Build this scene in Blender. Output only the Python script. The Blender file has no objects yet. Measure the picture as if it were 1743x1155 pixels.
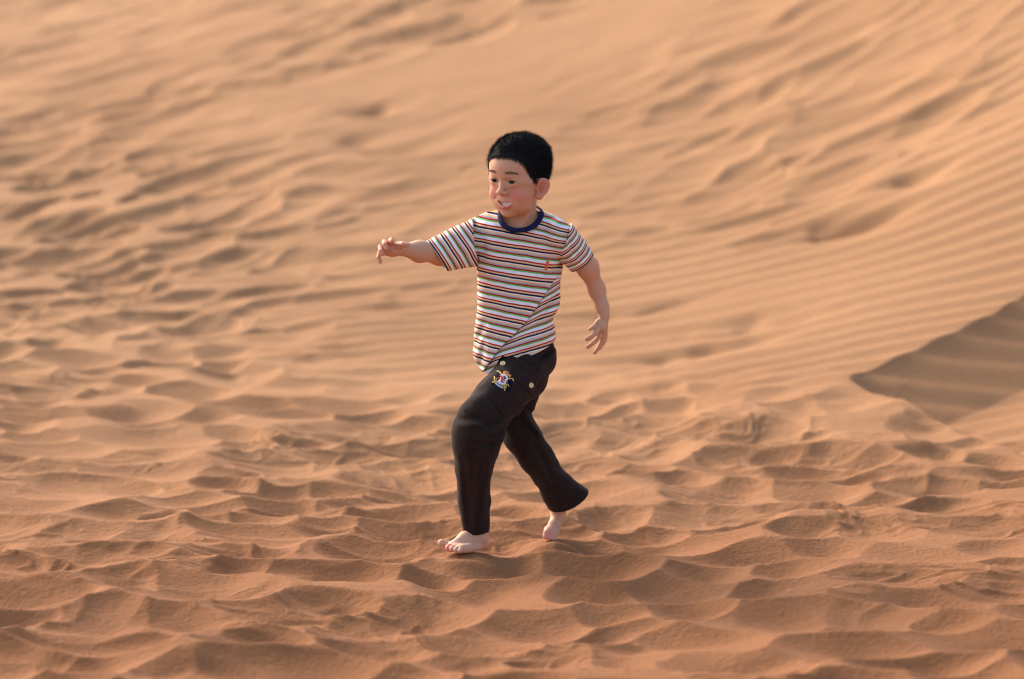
import bpy, math, random
import numpy as np
from mathutils import Vector, Matrix

random.seed(7)
RNG = np.random.RandomState(11)
R = math.radians
scene = bpy.context.scene
COL = scene.collection

# ------------------------------------------------------------------ camera
CAM = np.array([0.0, -8.75, 1.62])
PITCH = 7.31
LENS = 135.0
cam_data = bpy.data.cameras.new("camera")
cam = bpy.data.objects.new("camera", cam_data)
COL.objects.link(cam)
cam.location = CAM
cam.rotation_euler = (R(90 - PITCH), 0, 0)
cam_data.lens = LENS
cam_data.sensor_width = 36
cam_data.sensor_fit = 'HORIZONTAL'
cam_data.clip_start = 0.1
cam_data.clip_end = 3000
cam_data.dof.use_dof = True
cam_data.dof.focus_distance = 8.76
cam_data.dof.aperture_fstop = 2.5
scene.camera = cam
scene.cycles.use_denoising = True
scene.cycles.denoising_prefilter = 'ACCURATE'
scene.cycles.filter_width = 1.15
scene.cycles.use_adaptive_sampling = True
scene.cycles.adaptive_threshold = 0.008

# ------------------------------------------------------------------ light
SUN_EL, SUN_AZ = 33.0, -42.0          # degrees; azimuth from +Y (behind the boy) towards -X
world = bpy.data.worlds.new("World")
scene.world = world
world.use_nodes = True
nt = world.node_tree
nt.nodes.clear()
sky = nt.nodes.new('ShaderNodeTexSky')
sky.sky_type = 'NISHITA'
sky.sun_disc = False
sky.sun_elevation = R(SUN_EL)
sky.sun_rotation = R(SUN_AZ)
sky.dust_density = 4.0
sky.air_density = 1.0
sky.ozone_density = 1.0
bg = nt.nodes.new('ShaderNodeBackground')
bg.inputs['Strength'].default_value = 0.15
wo = nt.nodes.new('ShaderNodeOutputWorld')
nt.links.new(sky.outputs[0], bg.inputs[0])
nt.links.new(bg.outputs[0], wo.inputs[0])
sd = bpy.data.lights.new("sun", 'SUN')
sd.energy = 1.15
sd.angle = R(24)
sd.color = (1.0, 0.90, 0.78)
sun = bpy.data.objects.new("sun", sd)
COL.objects.link(sun)
sdir = Vector((math.sin(R(SUN_AZ)) * math.cos(R(SUN_EL)), math.cos(R(SUN_AZ)) * math.cos(R(SUN_EL)), math.sin(R(SUN_EL))))
sun.rotation_euler = (-sdir).to_track_quat('-Z', 'Y').to_euler()
sun.location = (-4, 6, 6)

vs = scene.view_settings
vs.view_transform = 'Standard'
vs.look = 'None'
vs.exposure = 1.28
vs.gamma = 1.0
vs.use_curve_mapping = False

# ------------------------------------------------------------------ helpers
_cp, _sp = math.cos(R(PITCH)), math.sin(R(PITCH))
def ray(px, py):
    """Direction of the sight line through a point of the 1743 x 1155 photograph."""
    u = (px - 871.5) / 1743 * 36 / LENS
    v = (577.5 - py) / 1743 * 36 / LENS
    return np.array([u, _cp + v * _sp, -_sp + v * _cp])
def P(px, py, d=0.0):
    """World point on that sight line at world depth y = d."""
    r = ray(px, py)
    t = (d - CAM[1]) / r[1]
    return CAM + r * t

def hash2(ix, iy, seed):
    h = (ix * 374761393 + iy * 668265263 + seed * 1442695041) & 0xffffffff
    h = ((h ^ (h >> 13)) * 1274126177) & 0xffffffff
    h = ((h ^ (h >> 16)) * 2246822519) & 0xffffffff
    return ((h ^ (h >> 15)) & 0xffffff) / float(0xffffff)
def noise2(x, y, seed=0):
    xi = np.floor(x).astype(np.int64); yi = np.floor(y).astype(np.int64)
    fx = x - xi; fy = y - yi
    fx = fx * fx * fx * (fx * (fx * 6 - 15) + 10); fy = fy * fy * fy * (fy * (fy * 6 - 15) + 10)
    a = hash2(xi, yi, seed); b = hash2(xi + 1, yi, seed)
    c = hash2(xi, yi + 1, seed); d = hash2(xi + 1, yi + 1, seed)
    return ((a * (1 - fx) + b * fx) * (1 - fy) + (c * (1 - fx) + d * fx) * fy) * 2 - 1
def hash3(ix, iy, iz, seed):
    return hash2(ix + iz * 5701, iy - iz * 3163, seed)
def noise3(p, s, seed=0):
    q = p * s + 1000.0
    i = np.floor(q).astype(np.int64); f = q - i
    f = f * f * (3 - 2 * f)
    out = 0
    for dx in (0, 1):
        wx = f[:, 0] if dx else 1 - f[:, 0]
        for dy in (0, 1):
            wy = f[:, 1] if dy else 1 - f[:, 1]
            for dz in (0, 1):
                wz = f[:, 2] if dz else 1 - f[:, 2]
                out = out + wx * wy * wz * hash3(i[:, 0] + dx, i[:, 1] + dy, i[:, 2] + dz, seed)
    return out * 2 - 1
def sst(a, b, x):
    t = np.clip((x - a) / (b - a), 0, 1)
    return t * t * (3 - 2 * t)
def softplus(x, w):
    return w * np.logaddexp(0, x / w)

def mesh_obj(name, verts, faces, mat=None, parent=None, smooth=True):
    verts = np.asarray(verts, dtype=np.float32)
    me = bpy.data.meshes.new(name)
    faces = [tuple(f) for f in faces] if not isinstance(faces, np.ndarray) else faces
    if isinstance(faces, np.ndarray):
        n, k = faces.shape
        me.vertices.add(len(verts)); me.vertices.foreach_set('co', verts.ravel())
        me.loops.add(n * k); me.loops.foreach_set('vertex_index', faces.ravel().astype(np.int32))
        me.polygons.add(n)
        me.polygons.foreach_set('loop_start', np.arange(0, n * k, k, dtype=np.int32))
        me.update(calc_edges=True)
    else:
        me.from_pydata(verts.tolist(), [], faces)
        me.update()
    me.polygons.foreach_set('use_smooth', np.full(len(me.polygons), smooth))
    if mat: me.materials.append(mat)
    ob = bpy.data.objects.new(name, me)
    COL.objects.link(ob)
    if parent is not None: ob.parent = parent
    return ob

class NT:
    """Small wrapper for writing node materials."""
    def __init__(self, name):
        self.m = bpy.data.materials.new(name); self.m.use_nodes = True
        self.t = self.m.node_tree; self.t.nodes.clear()
        self.out = self.n('ShaderNodeOutputMaterial')
        self.b = self.n('ShaderNodeBsdfPrincipled')
        self.l(self.b.outputs[0], self.out.inputs[0])
    def n(self, kind, **kw):
        nd = self.t.nodes.new(kind)
        for k, v in kw.items():
            if k in nd.inputs: nd.inputs[k].default_value = v
            else: setattr(nd, k, v)
        return nd
    def l(self, a, b): self.t.links.new(a, b)
    def s(self, k, v): self.b.inputs[k].default_value = v
    def mix(self, fac, a, b, mode='MIX'):
        nd = self.n('ShaderNodeMix', data_type='RGBA', blend_type=mode)
        for sock, v in ((nd.inputs[0], fac), (nd.inputs[6], a), (nd.inputs[7], b)):
            if hasattr(v, 'links'): self.l(v, sock)
            elif isinstance(v, (int, float)): sock.default_value = v
            else: sock.default_value = (*v[:3], 1)
        return nd.outputs[2]
    def noise(self, scale, detail=3, rough=0.5, vec=None, w=None):
        nd = self.n('ShaderNodeTexNoise', Scale=scale, Detail=detail, Roughness=rough)
        if vec is not None: self.l(vec, nd.inputs['Vector'])
        return nd.outputs[0]
    def ramp(self, fac, stops, interp='LINEAR'):
        nd = self.n('ShaderNodeValToRGB')
        cr = nd.color_ramp; cr.interpolation = interp
        while len(cr.elements) < len(stops): cr.elements.new(0.5)
        for e, (p, c) in zip(cr.elements, stops):
            e.position = p; e.color = (*c[:3], 1) if not isinstance(c, (int, float)) else (c, c, c, 1)
        self.l(fac, nd.inputs[0])
        return nd.outputs[0]
    def bump(self, h, dist, strength=1.0, prev=None):
        nd = self.n('ShaderNodeBump', Strength=strength, Distance=dist)
        self.l(h, nd.inputs['Height'])
        if prev is not None: self.l(prev, nd.inputs['Normal'])
        return nd.outputs[0]

# ------------------------------------------------------------------ sand
def macro(x, y):
    """Large shape of the place: a trampled flat, and a dune face that climbs behind and to the right."""
    h = 0.15 * softplus(y - 2.4, 0.7)
    h = h + 0.30 * sst(0.4, 4.2, y) * softplus(x - 0.25 - 0.10 * (y - 2), 0.35)
    h = h + 0.17 * sst(2.5, 8.0, y) * softplus(x + 2.6, 0.8)
    h = h - 0.02 * softplus(-y - 1.2, 0.5)
    # never steeper or higher than the dune itself: it levels off far behind
    lim = 9.0
    return lim * np.tanh(h / lim)

def ground_at(px, py):
    """Where the sight line through a photograph point meets the macro ground."""
    r = ray(px, py)
    t = np.linspace(5.5, 60, 3000)
    pts = CAM[None] + t[:, None] * r[None]
    g = pts[:, 2] - macro(pts[:, 0], pts[:, 1])
    i = np.argmax(g < 0)
    if g[i] >= 0: i = len(t) - 1
    return pts[i, 0], pts[i, 1]

def axis(core0, core1, step, far, grow=1.06, smax=8.0):
    a = list(np.arange(core0, core1, step))
    s = step; v = a[-1]
    while v < far:
        s = min(s * grow, smax); v += s; a.append(v)
    return a
def sym_axis(half, step, far, grow):
    p = axis(0, half, step, far, grow)
    return np.array([-v for v in p[:0:-1]] + p)
XS = sym_axis(1.62, 0.0050, 300, 1.024)
YS = np.array(sorted([-1.75 - d for d in axis(0.02, 0.1, 0.03, 40, 1.25)] + axis(-1.75, 2.8, 0.0062, 400, 1.0075)))
print('sand grid', len(XS), len(YS))
GX, GY = np.meshgrid(XS, YS)

H = macro(GX, GY)

# broad soft swell
H += 0.022 * noise2(GX * 1.1 + 3, GY * 0.8, 5) * sst(-9, 0, -np.abs(GX)) + 0.25 * noise2(GX * 0.05, GY * 0.05, 8) * sst(18, 60, GY)

# trodden hollows: bowls that meet in sharp crests
hollow_px = [(105,638),(410,625),(195,775),(260,743),(250,800),(107,760),(60,800),(30,858),(115,833),(200,828),(290,848),(360,863),
 (270,908),(430,903),(470,783),(410,800),(510,828),(575,768),(600,723),(725,750),(700,798),(685,888),(505,858),(650,923),(560,963),
 (350,998),(175,948),(75,963),(210,1048),(310,1048),(470,1038),(180,1083),(40,1118),(615,1048),(710,1033),(500,1138),(820,1068),
 (650,1083),(957,728),(1047,733),(1100,748),(957,775),(1037,778),(1272,723),(1312,758),(1377,763),(1447,768),(1222,768),(1362,793),
 (1397,823),(1507,838),(1597,818),(1257,823),(1232,863),(1372,858),(1492,898),(1687,888),(1022,908),(1152,903),(1417,928),(1297,933),
 (1572,938),(1037,948),(1047,988),(1332,993),(1027,1058),(922,1043),(1182,1073),(1347,1043),(1472,1048),(1597,1018),(1472,1098),
 (1692,1083),(1272,1108),(1122,1078),(1722,998),(932,1098),(850,985),(870,900),(25,1010),(1180,985)]
seeds = []
for (a, b) in hollow_px:
    x, y = ground_at(a, b + 8)
    seeds.append((x, y - 0.05, 1.0))
nh = len(seeds)
arr = [(s[0], s[1]) for s in seeds]
for i in range(-56, 56):
    for j in range(-30, 66):
        cx = i * 0.195 + (j % 2) * 0.09 + random.uniform(-.08, .08)
        cy = j * 0.165 + random.uniform(-.075, .075)
        if all((cx - a) ** 2 + ((cy - b) * 1.1) ** 2 > 0.150 ** 2 for a, b in arr if abs(cy - b) < .3 and abs(cx - a) < .3):
            arr.append((cx, cy)); seeds.append((cx, cy, random.uniform(.45, 1.0)))
# footstep zone: strongest in front, fading out towards the dune face (sooner on the right)
def tread(x, y):
    edge = 1.95 - 0.55 * sst(0.1, 1.6, x) + 1.5 * sst(-0.0, -1.6, x) + 0.18 * noise2(x * 1.7, y * 1.7, 31)
    return 1 - sst(edge - 0.45, edge + 0.75, y)
WX = GX + 0.050 * noise2(GX * 3.1, GY * 3.1, 1) + 0.020 * noise2(GX * 9, GY * 9, 2)
WY = GY + 0.055 * noise2(GX * 2.7, GY * 3.3, 3) + 0.018 * noise2(GX * 8, GY * 10, 4)
F = np.full(GX.shape, 9.0)
for (cx, cy, s) in seeds:
    rr = 0.42
    i0, i1 = np.searchsorted(XS, [cx - rr - .08, cx + rr + .08]); j0, j1 = np.searchsorted(YS, [cy - rr - .08, cy + rr + .08])
    if i1 <= i0 or j1 <= j0: continue
    th = random.uniform(-.35, .35); c_, s_ = math.cos(th), math.sin(th)
    dx = WX[j0:j1, i0:i1] - cx; dy = WY[j0:j1, i0:i1] - cy
    a_ = dx * c_ + dy * s_; b_ = -dx * s_ + dy * c_
    big_ = 1.25 if s == 1.0 else 1.0
    rx = random.uniform(.105, .175) * big_; ry = random.uniform(.082, .132) * big_
    # the wall away from the light is the steeper one
    by = np.where(b_ > 0, b_ / (ry * 0.88), b_ / (ry * 1.35))
    q = (a_ / rx) ** 2 + by ** 2
    q = np.sqrt(q + 0.04) ** 1.35 + (1 - s) * .55 + random.uniform(-.06, .06)
    sub = F[j0:j1, i0:i1]
    np.minimum(sub, q, out=sub)
T = tread(GX, GY)
k = .10
cap = 1.22 + 0.36 * noise2(GX * 1.9, GY * 2.3, 41)
hh = np.clip(0.5 + 0.5 * (cap - F) / k, 0, 1)
Fs = cap * (1 - hh) + F * hh - k * hh * (1 - hh)
amp = 0.042 + 0.015 * noise2(GX * .9, GY * .9, 51)
H += T * amp * (Fs - 0.9)
# smaller scuffs and slumped lips
S2 = noise2(WX * 7, WY * 9, 61)
H += T * 0.013 * (1 - np.abs(S2)) ** 1.5 * sst(-.4, .4, noise2(GX * 1.3, GY * 1.6, 62))
S3 = noise2(GX * 16 + 2 * S2, GY * 22, 63)
H += T * 0.0075 * (1 - np.abs(S3)) ** 1.5 * sst(-.3, .5, noise2(GX * 2.1 + 7, GY * 2.6, 64))

# blurred steps of walkers crossing the slope behind: long shallow scoops
F2 = np.full(GX.shape, 9.0)
rs = random.Random(5)
for n in range(4200):
    cy = 1.9 + (rs.random() ** 1.25) * 17
    cx = rs.uniform(-1, 1) * (2.2 + 0.28 * cy)
    sc = (0.62 + 0.045 * cy) * rs.uniform(.7, 1.25) * (1 + .55 * min(max(cx - .3, 0), 1))
    rr = .42 * sc
    i0, i1 = np.searchsorted(XS, [cx - rr, cx + rr]); j0, j1 = np.searchsorted(YS, [cy - rr, cy + rr])
    if i1 <= i0 or j1 <= j0: continue
    th = rs.uniform(0.15, .75); c_, s_ = math.cos(th), math.sin(th)
    dx = WX[j0:j1, i0:i1] - cx; dy = WY[j0:j1, i0:i1] - cy
    a_ = dx * c_ + dy * s_; b_ = -dx * s_ + dy * c_
    q = (a_ / (.23 * sc)) ** 2 + (b_ / (.095 * sc)) ** 2 + rs.uniform(0, .55)
    sub = F2[j0:j1, i0:i1]
    np.minimum(sub, q, out=sub)
def line_side(p0, p1):
    (x0, y0), (x1, y1) = p0, p1
    L = math.hypot(x1 - x0, y1 - y0)
    return ((GX - x0) * (y1 - y0) - (GY - y0) * (x1 - x0)) / L        # > 0 to the right of p0 -> p1
w_smooth = 1.0
# clean wedge of untouched sand running up the slope behind the boy's head
e0 = line_side(ground_at(560, 330), ground_at(1120, 60))
e1 = line_side(ground_at(380, 240), ground_at(900, 20))
clean = sst(4.2, 6.0, GY) * sst(-.3, .2, e1 + .3 * noise2(GX * .9, GY * .9, 71)) * (1 - sst(-.1, .35, e0 + .3 * noise2(GX * 1.3, GY * 1.3, 72)))
# ripple field on the right below the tracks
e2 = line_side(ground_at(960, 480), ground_at(1743, 190))
rip_right = sst(-.25, .35, e2 + .2 * noise2(GX, GY, 73))
mid_l = sst(-1.6, -0.4, GX)
back = sst(1.9, 3.0, GY)
A2 = back * (1 - .93 * clean) * (1 - .95 * rip_right) * (0.55 + 0.45 * noise2(GX * .7 + 5, GY * .45, 74))
A2 = np.clip(A2, 0, 1)
H -= (0.050 + .012 * sst(0, -2, GX) - .024 * sst(.3, 2.5, GX)) * A2 * np.clip(1 - F2, 0, 1) ** .8 * (1 - sst(25, 45, GY))
H += 0.012 * back * (1 - clean) * noise2(WX * 2.6 - GY * 1.2, WY * 2.6 + GX, 75) * (1 - sst(25, 45, GY)) * (1 - .8 * rip_right)
# a few lone footprints and a kicked furrow on the ripple face
for (a, b, rx, ry, dp) in [(1455, 378, .13, .09, .05), (1345, 388, .18, .04, .02), (1550, 295, .10, .07, .03), (1200, 590, .22, .10, .03),
                           (1270, 545, .22, .09, .025), (1080, 520, .25, .03, .02), (625, 188, .12, .08, .04), (600, 245, .1, .06, .03), (660, 262, .12, .06, .03)]:
    x, y = ground_at(a, b)
    q = ((WX - x) / rx) ** 2 + ((WY - y) / ry) ** 2
    H -= dp * np.exp(-q * 1.2) * (1 + .4 * noise2(GX * 14, GY * 14, 81))

# wind ripples, crests running left to right, meandering and forking
ph_dir = (-0.16, 1.0)
phase = (GX * ph_dir[0] + GY * ph_dir[1]) / 0.114
phase = phase + 0.85 * noise2(GX * .8, GY * 1.1, 91) + 0.30 * noise2(GX * 2.6, GY * 3.0, 92)
fr = phase - np.floor(phase)
rip = np.where(fr < .62, .5 - .5 * np.cos(np.pi * fr / .62), .5 + .5 * np.cos(np.pi * (fr - .62) / .38))
RA = np.clip(1 - T * 1.3, 0, 1) * (0.35 + 0.65 * np.clip(rip_right + .6 * mid_l * (1 - sst(3.5, 6, GY)) , 0, 1)) * (0.75 + .35 * noise2(GX * 1.4, GY * 1.4, 93)) * (1 - .85 * clean)
H += 0.0090 * RA * rip * (1 - sst(14, 24, GY))

# slumped slab on the right: a smooth shaded face under a clean edge
qa = ground_at(1448, 648); qb = ground_at(1743, 500); qc = ground_at(1560, 694); qd = ground_at(1743, 610)
SLAB = (qa, qb, qc, qd)
print('slab', SLAB)
dtop = -line_side(qa, qb)          # > 0 beyond the upper edge
dleft = line_side(qc, qa)          # > 0 right of the left edge
dlow = line_side(qc, qd)
inside = sst(-.004, .03, dleft + .012 * noise2(GX * 9, GY * 9, 95))
well = inside * (1 - sst(-.012, .012, dtop + .012 * noise2(GX * 8, GY * 8, 96)))
bottom = sst(.9, .0, -dtop)
H -= 0.125 * inside * np.clip((.010 - dtop + .010 * noise2(GX * 8, GY * 8, 96)) / .27, 0, 1) ** .8 * sst(-1.0, -.24, dtop)

# sand pressed level under the front sole; the rear toes have dug a pit with a lip thrown up before it
sole = P(780, 941.5, -.06); fx0 = P(792, 935, -.02)[0]
w = np.exp(-(((GX - fx0) / .095) ** 2 + ((GY + .06) / .125) ** 2) ** 1.5)
H = H * (1 - w) + (sole[2] - .003 + .003 * noise2(GX * 20, GY * 20, 97)) * w
re_ = np.sqrt(((GX - fx0) / .088) ** 2 + ((GY + .03) / .080) ** 2)
H += .010 * np.exp(-((re_ - 1.25) / .25) ** 2) * (.5 + .5 * noise2(GX * 14, GY * 14, 99))
toe = P(936, 915, .17)
w = np.exp(-(((GX - toe[0] - .01) / .085) ** 2 + ((GY - .18) / .09) ** 2))
H = H * (1 - w) + (toe[2] - .004) * w
H += .019 * np.exp(-(((GX - toe[0] - .02) / .07) ** 2 + ((GY - .105) / .022) ** 2))
sand_v = np.stack([GX, GY, H], -1).reshape(-1, 3)
ny, nx = GX.shape
idx = np.arange(ny * nx).reshape(ny, nx)
fq = np.stack([idx[:-1, :-1], idx[:-1, 1:], idx[1:, 1:], idx[1:, :-1]], -1).reshape(-1, 4)

m = NT("sand")
tc = m.n('ShaderNodeTexCoord').outputs['Object']
big = m.noise(0.8, 4, .6, tc)
col = m.mix(m.ramp(big, [(.3, 0), (.7, 1)]), (.350, .171, .074), (.410, .209, .094))
grain = m.noise(420, 2, .6, tc)
col = m.mix(m.ramp(grain, [(.35, 0), (.75, 1)]), col, m.mix(0.35, col, (.56, .31, .155)), 'MIX')
dark = m.noise(900, 1, .5, tc)
col = m.mix(m.ramp(dark, [(.66, 0), (.76, .5)]), col, (.20, .09, .045))
painted_falloff = m.n('ShaderNodeAttribute', attribute_name='painted_falloff').outputs['Fac']
col = m.mix(painted_falloff, col, m.mix(1.0, col, (.68, .55, .48), 'MULTIPLY'))  # foreground darkening put into the colour, in place of light falloff
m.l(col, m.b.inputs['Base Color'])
m.s('Roughness', 0.93); m.s('Specular IOR Level', 0.15)
b1 = m.bump(m.noise(70, 5, .65, tc), 0.009, .7)
b2 = m.bump(m.noise(600, 2, .6, tc), 0.0012, .5, b1)
m.l(b2, m.b.inputs['Normal'])
SAND = m.m
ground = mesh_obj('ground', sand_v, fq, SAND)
ground['kind'] = 'structure'
ground['label'] = 'orange desert sand trodden into hollows, with a rippled dune face rising behind'
ta = ground.data.attributes.new('painted_falloff', 'FLOAT', 'POINT')      # light falloff painted into the sand: redder and darker towards the camera
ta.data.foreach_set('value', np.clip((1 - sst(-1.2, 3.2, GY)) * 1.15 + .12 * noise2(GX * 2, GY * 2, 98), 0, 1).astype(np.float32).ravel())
def ground_z(x, y):
    i = int(np.clip(np.searchsorted(XS, x), 1, nx - 1)); j = int(np.clip(np.searchsorted(YS, y), 1, ny - 1))
    return float(H[j, i])

# ------------------------------------------------------------------ sculpting: signed distances meshed with surface nets
def V(*a): return np.array(a, dtype=np.float64)
def smin(a, b, k):
    if k <= 0: return np.minimum(a, b)
    h = np.clip(0.5 + 0.5 * (b - a) / k, 0, 1)
    return b * (1 - h) + a * h - k * h * (1 - h)
def smax(a, b, k): return -smin(-a, -b, k)
def cone(p, a, b, ra, rb):
    a = np.asarray(a, float); b = np.asarray(b, float)
    ab = b - a; t = np.clip(((p - a) @ ab) / (ab @ ab), 0, 1)
    return np.linalg.norm(p - a - t[:, None] * ab, axis=1) - (ra + (rb - ra) * t)
def add_part(p, d, fn, c, R_, k):
    """Blend a local shape into d, evaluated only inside the sphere that holds it."""
    mk = np.einsum('ij,ij->i', p - c, p - c) < R_ * R_
    if mk.any():
        d = d.copy(); d[mk] = smin(d[mk], fn(p[mk]), k)
    return d
def chain(p, pts, rads, k=0.0):
    d = None
    for i in range(len(pts) - 1):
        e = cone(p, pts[i], pts[i + 1], rads[i], rads[i + 1])
        d = e if d is None else smin(d, e, k)
    return d
def ell(p, c, r, M=None):
    q = p - np.asarray(c, float)
    if M is not None: q = q @ M
    r = np.asarray(r, float)
    k0 = np.linalg.norm(q / r, axis=1); k1 = np.linalg.norm(q / (r * r), axis=1)
    return k0 * (k0 - 1) / np.maximum(k1, 1e-9)
def frame(u, v):
    """Orthonormal columns: u, v made square to it, and their cross product."""
    u = np.asarray(u, float); u = u / np.linalg.norm(u)
    v = np.asarray(v, float); v = v - u * (u @ v); v /= np.linalg.norm(v)
    return np.stack([u, v, np.cross(u, v)], 1)
def seg2(x, z, p0, p1):
    """Distance to a segment in the x-z plane, the position along it and the signed side."""
    dx, dz = p1[0] - p0[0], p1[1] - p0[1]; L = math.hypot(dx, dz)
    t = ((x - p0[0]) * dx + (z - p0[1]) * dz) / (L * L)
    s = ((x - p0[0]) * dz - (z - p0[1]) * dx) / L
    tc = np.clip(t, 0, 1)
    d = np.hypot(x - p0[0] - tc * dx, z - p0[1] - tc * dz)
    return d, t, s

def surface(fn, lo, hi, h, slack=1.5):
    B = 8
    lo = np.asarray(lo, float); hi = np.asarray(hi, float)
    nb = np.ceil((hi - lo) / (B * h)).astype(int)
    g = np.stack(np.meshgrid(*[np.arange(n) for n in nb], indexing='ij'), -1).reshape(-1, 3)
    d = fn(lo + (g + .5) * B * h)
    g = g[np.abs(d) < slack * .87 * B * h]
    NC = nb * B + 4
    def key(c): return (c[..., 0] * NC[1] + c[..., 1]) * NC[2] + c[..., 2]
    off = np.stack(np.meshgrid(*[np.arange(B + 1)] * 3, indexing='ij'), -1).reshape(-1, 3)
    VV, KK, EE = [], [], []
    for s in range(0, len(g), 400):
        gb = g[s:s + 400]
        ci = gb[:, None, :] * B + off[None]
        val = fn((lo + ci * h).reshape(-1, 3)).reshape(-1, B + 1, B + 1, B + 1)
        ins = val < 0
        n8 = sum(ins[:, a:a + B, b:b + B, c:c + B].astype(np.int8) for a in (0, 1) for b in (0, 1) for c in (0, 1))
        bi, x, y, z = np.nonzero((n8 > 0) & (n8 < 8))
        cell = gb[bi] * B + np.stack([x, y, z], 1)
        acc = np.zeros((len(bi), 3)); cnt = np.zeros(len(bi))
        cr = {}
        for a in (0, 1):
            for b in (0, 1):
                for c in (0, 1): cr[a, b, c] = val[bi, x + a, y + b, z + c]
        for ax in range(3):
            for p_ in (0, 1):
                for q_ in (0, 1):
                    o = [p_, q_]; o.insert(ax, 0); o2 = list(o); o2[ax] = 1
                    v0 = cr[tuple(o)]; v1 = cr[tuple(o2)]
                    mk = (v0 < 0) != (v1 < 0)
                    t = np.where(mk, v0 / np.where(mk, v0 - v1, 1), 0)
                    pos = np.array(o, float)[None].repeat(len(bi), 0); pos[:, ax] += t
                    acc += pos * mk[:, None]; cnt += mk
        VV.append(lo + (cell + acc / cnt[:, None]) * h); KK.append(key(cell))
        for ax in range(3):
            sl0 = (slice(None), slice(0, B), slice(0, B), slice(0, B))
            sl1 = [slice(None), slice(0, B), slice(0, B), slice(0, B)]; sl1[ax + 1] = slice(1, B + 1)
            e0 = ins[sl0]; e1 = ins[tuple(sl1)]
            b2, x2, y2, z2 = np.nonzero(e0 != e1)
            EE.append((ax, gb[b2] * B + np.stack([x2, y2, z2], 1), e0[b2, x2, y2, z2]))
    VV = np.concatenate(VV); KK = np.concatenate(KK)
    order = np.argsort(KK); VV = VV[order]; KK = KK[order]
    FF = []
    for ax, c, inside in EE:
        u = [0, 0, 0]; v = [0, 0, 0]; u[(ax + 1) % 3] = 1; v[(ax + 2) % 3] = 1
        u = np.array(u); v = np.array(v)
        ks = [key(c - u - v), key(c - v), key(c), key(c - u)]
        ids = [np.minimum(np.searchsorted(KK, k_), len(KK) - 1) for k_ in ks]
        ok = np.all([KK[i_] == k_ for i_, k_ in zip(ids, ks)], axis=0) & np.all(c > 0, axis=1)
        q = np.stack(ids, 1)[ok]; ins_ = inside[ok]
        q[~ins_] = q[~ins_][:, ::-1]
        FF.append(q)
    FF = np.concatenate(FF)
    return VV, FF

def grad_n(fn, p, e=0.0006):
    g = np.stack([fn(p + V(*(e if i == j else 0 for j in range(3)))) - fn(p - V(*(e if i == j else 0 for j in range(3)))) for i in range(3)], 1)
    return g / np.maximum(np.linalg.norm(g, axis=1), 1e-9)[:, None]

def set_color(ob, name, rgb):
    a = ob.data.color_attributes.new(name, 'FLOAT_COLOR', 'POINT')
    buf = np.ones((len(ob.data.vertices), 4), np.float32); buf[:, :3] = rgb
    a.data.foreach_set('color', buf.ravel())
def set_float(ob, name, val):
    a = ob.data.attributes.new(name, 'FLOAT', 'POINT')
    a.data.foreach_set('value', np.asarray(val, np.float32))

def march(fn, px, py, d0=-0.3, d1=0.6):
    """First hits of many sight lines with a surface (used to lay badge, buttons and flaps on the cloth)."""
    px = np.asarray(px, float).ravel(); py = np.asarray(py, float).ravel()
    rr = np.stack([ray(a, b) for a, b in zip(px, py)])
    rr /= np.linalg.norm(rr, axis=1)[:, None]
    t = (d0 - CAM[1]) / rr[:, 1]
    for _ in range(90):
        p = CAM + rr * t[:, None]
        dd = fn(p)
        t = t + np.clip(dd, -.01, .03) * 0.7
    return CAM + rr * t[:, None]

# ------------------------------------------------------------------ the running boy
HEAD_O = P(884, 297.5, 0.085)
YAW, HPITCH, ROLL = R(-35), R(1), R(2.5)
HM = np.array(Matrix.Rotation(ROLL, 3, 'Y') @ Matrix.Rotation(YAW, 3, 'Z') @ Matrix.Rotation(HPITCH, 3, 'X'))
HSC = 0.001 * 0.985
def to_head(p): return ((p - HEAD_O) @ HM) / HSC          # world -> head millimetres (face looks along -y)
def from_head(q): return HEAD_O + (np.asarray(q, float) * HSC) @ HM.T

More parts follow.
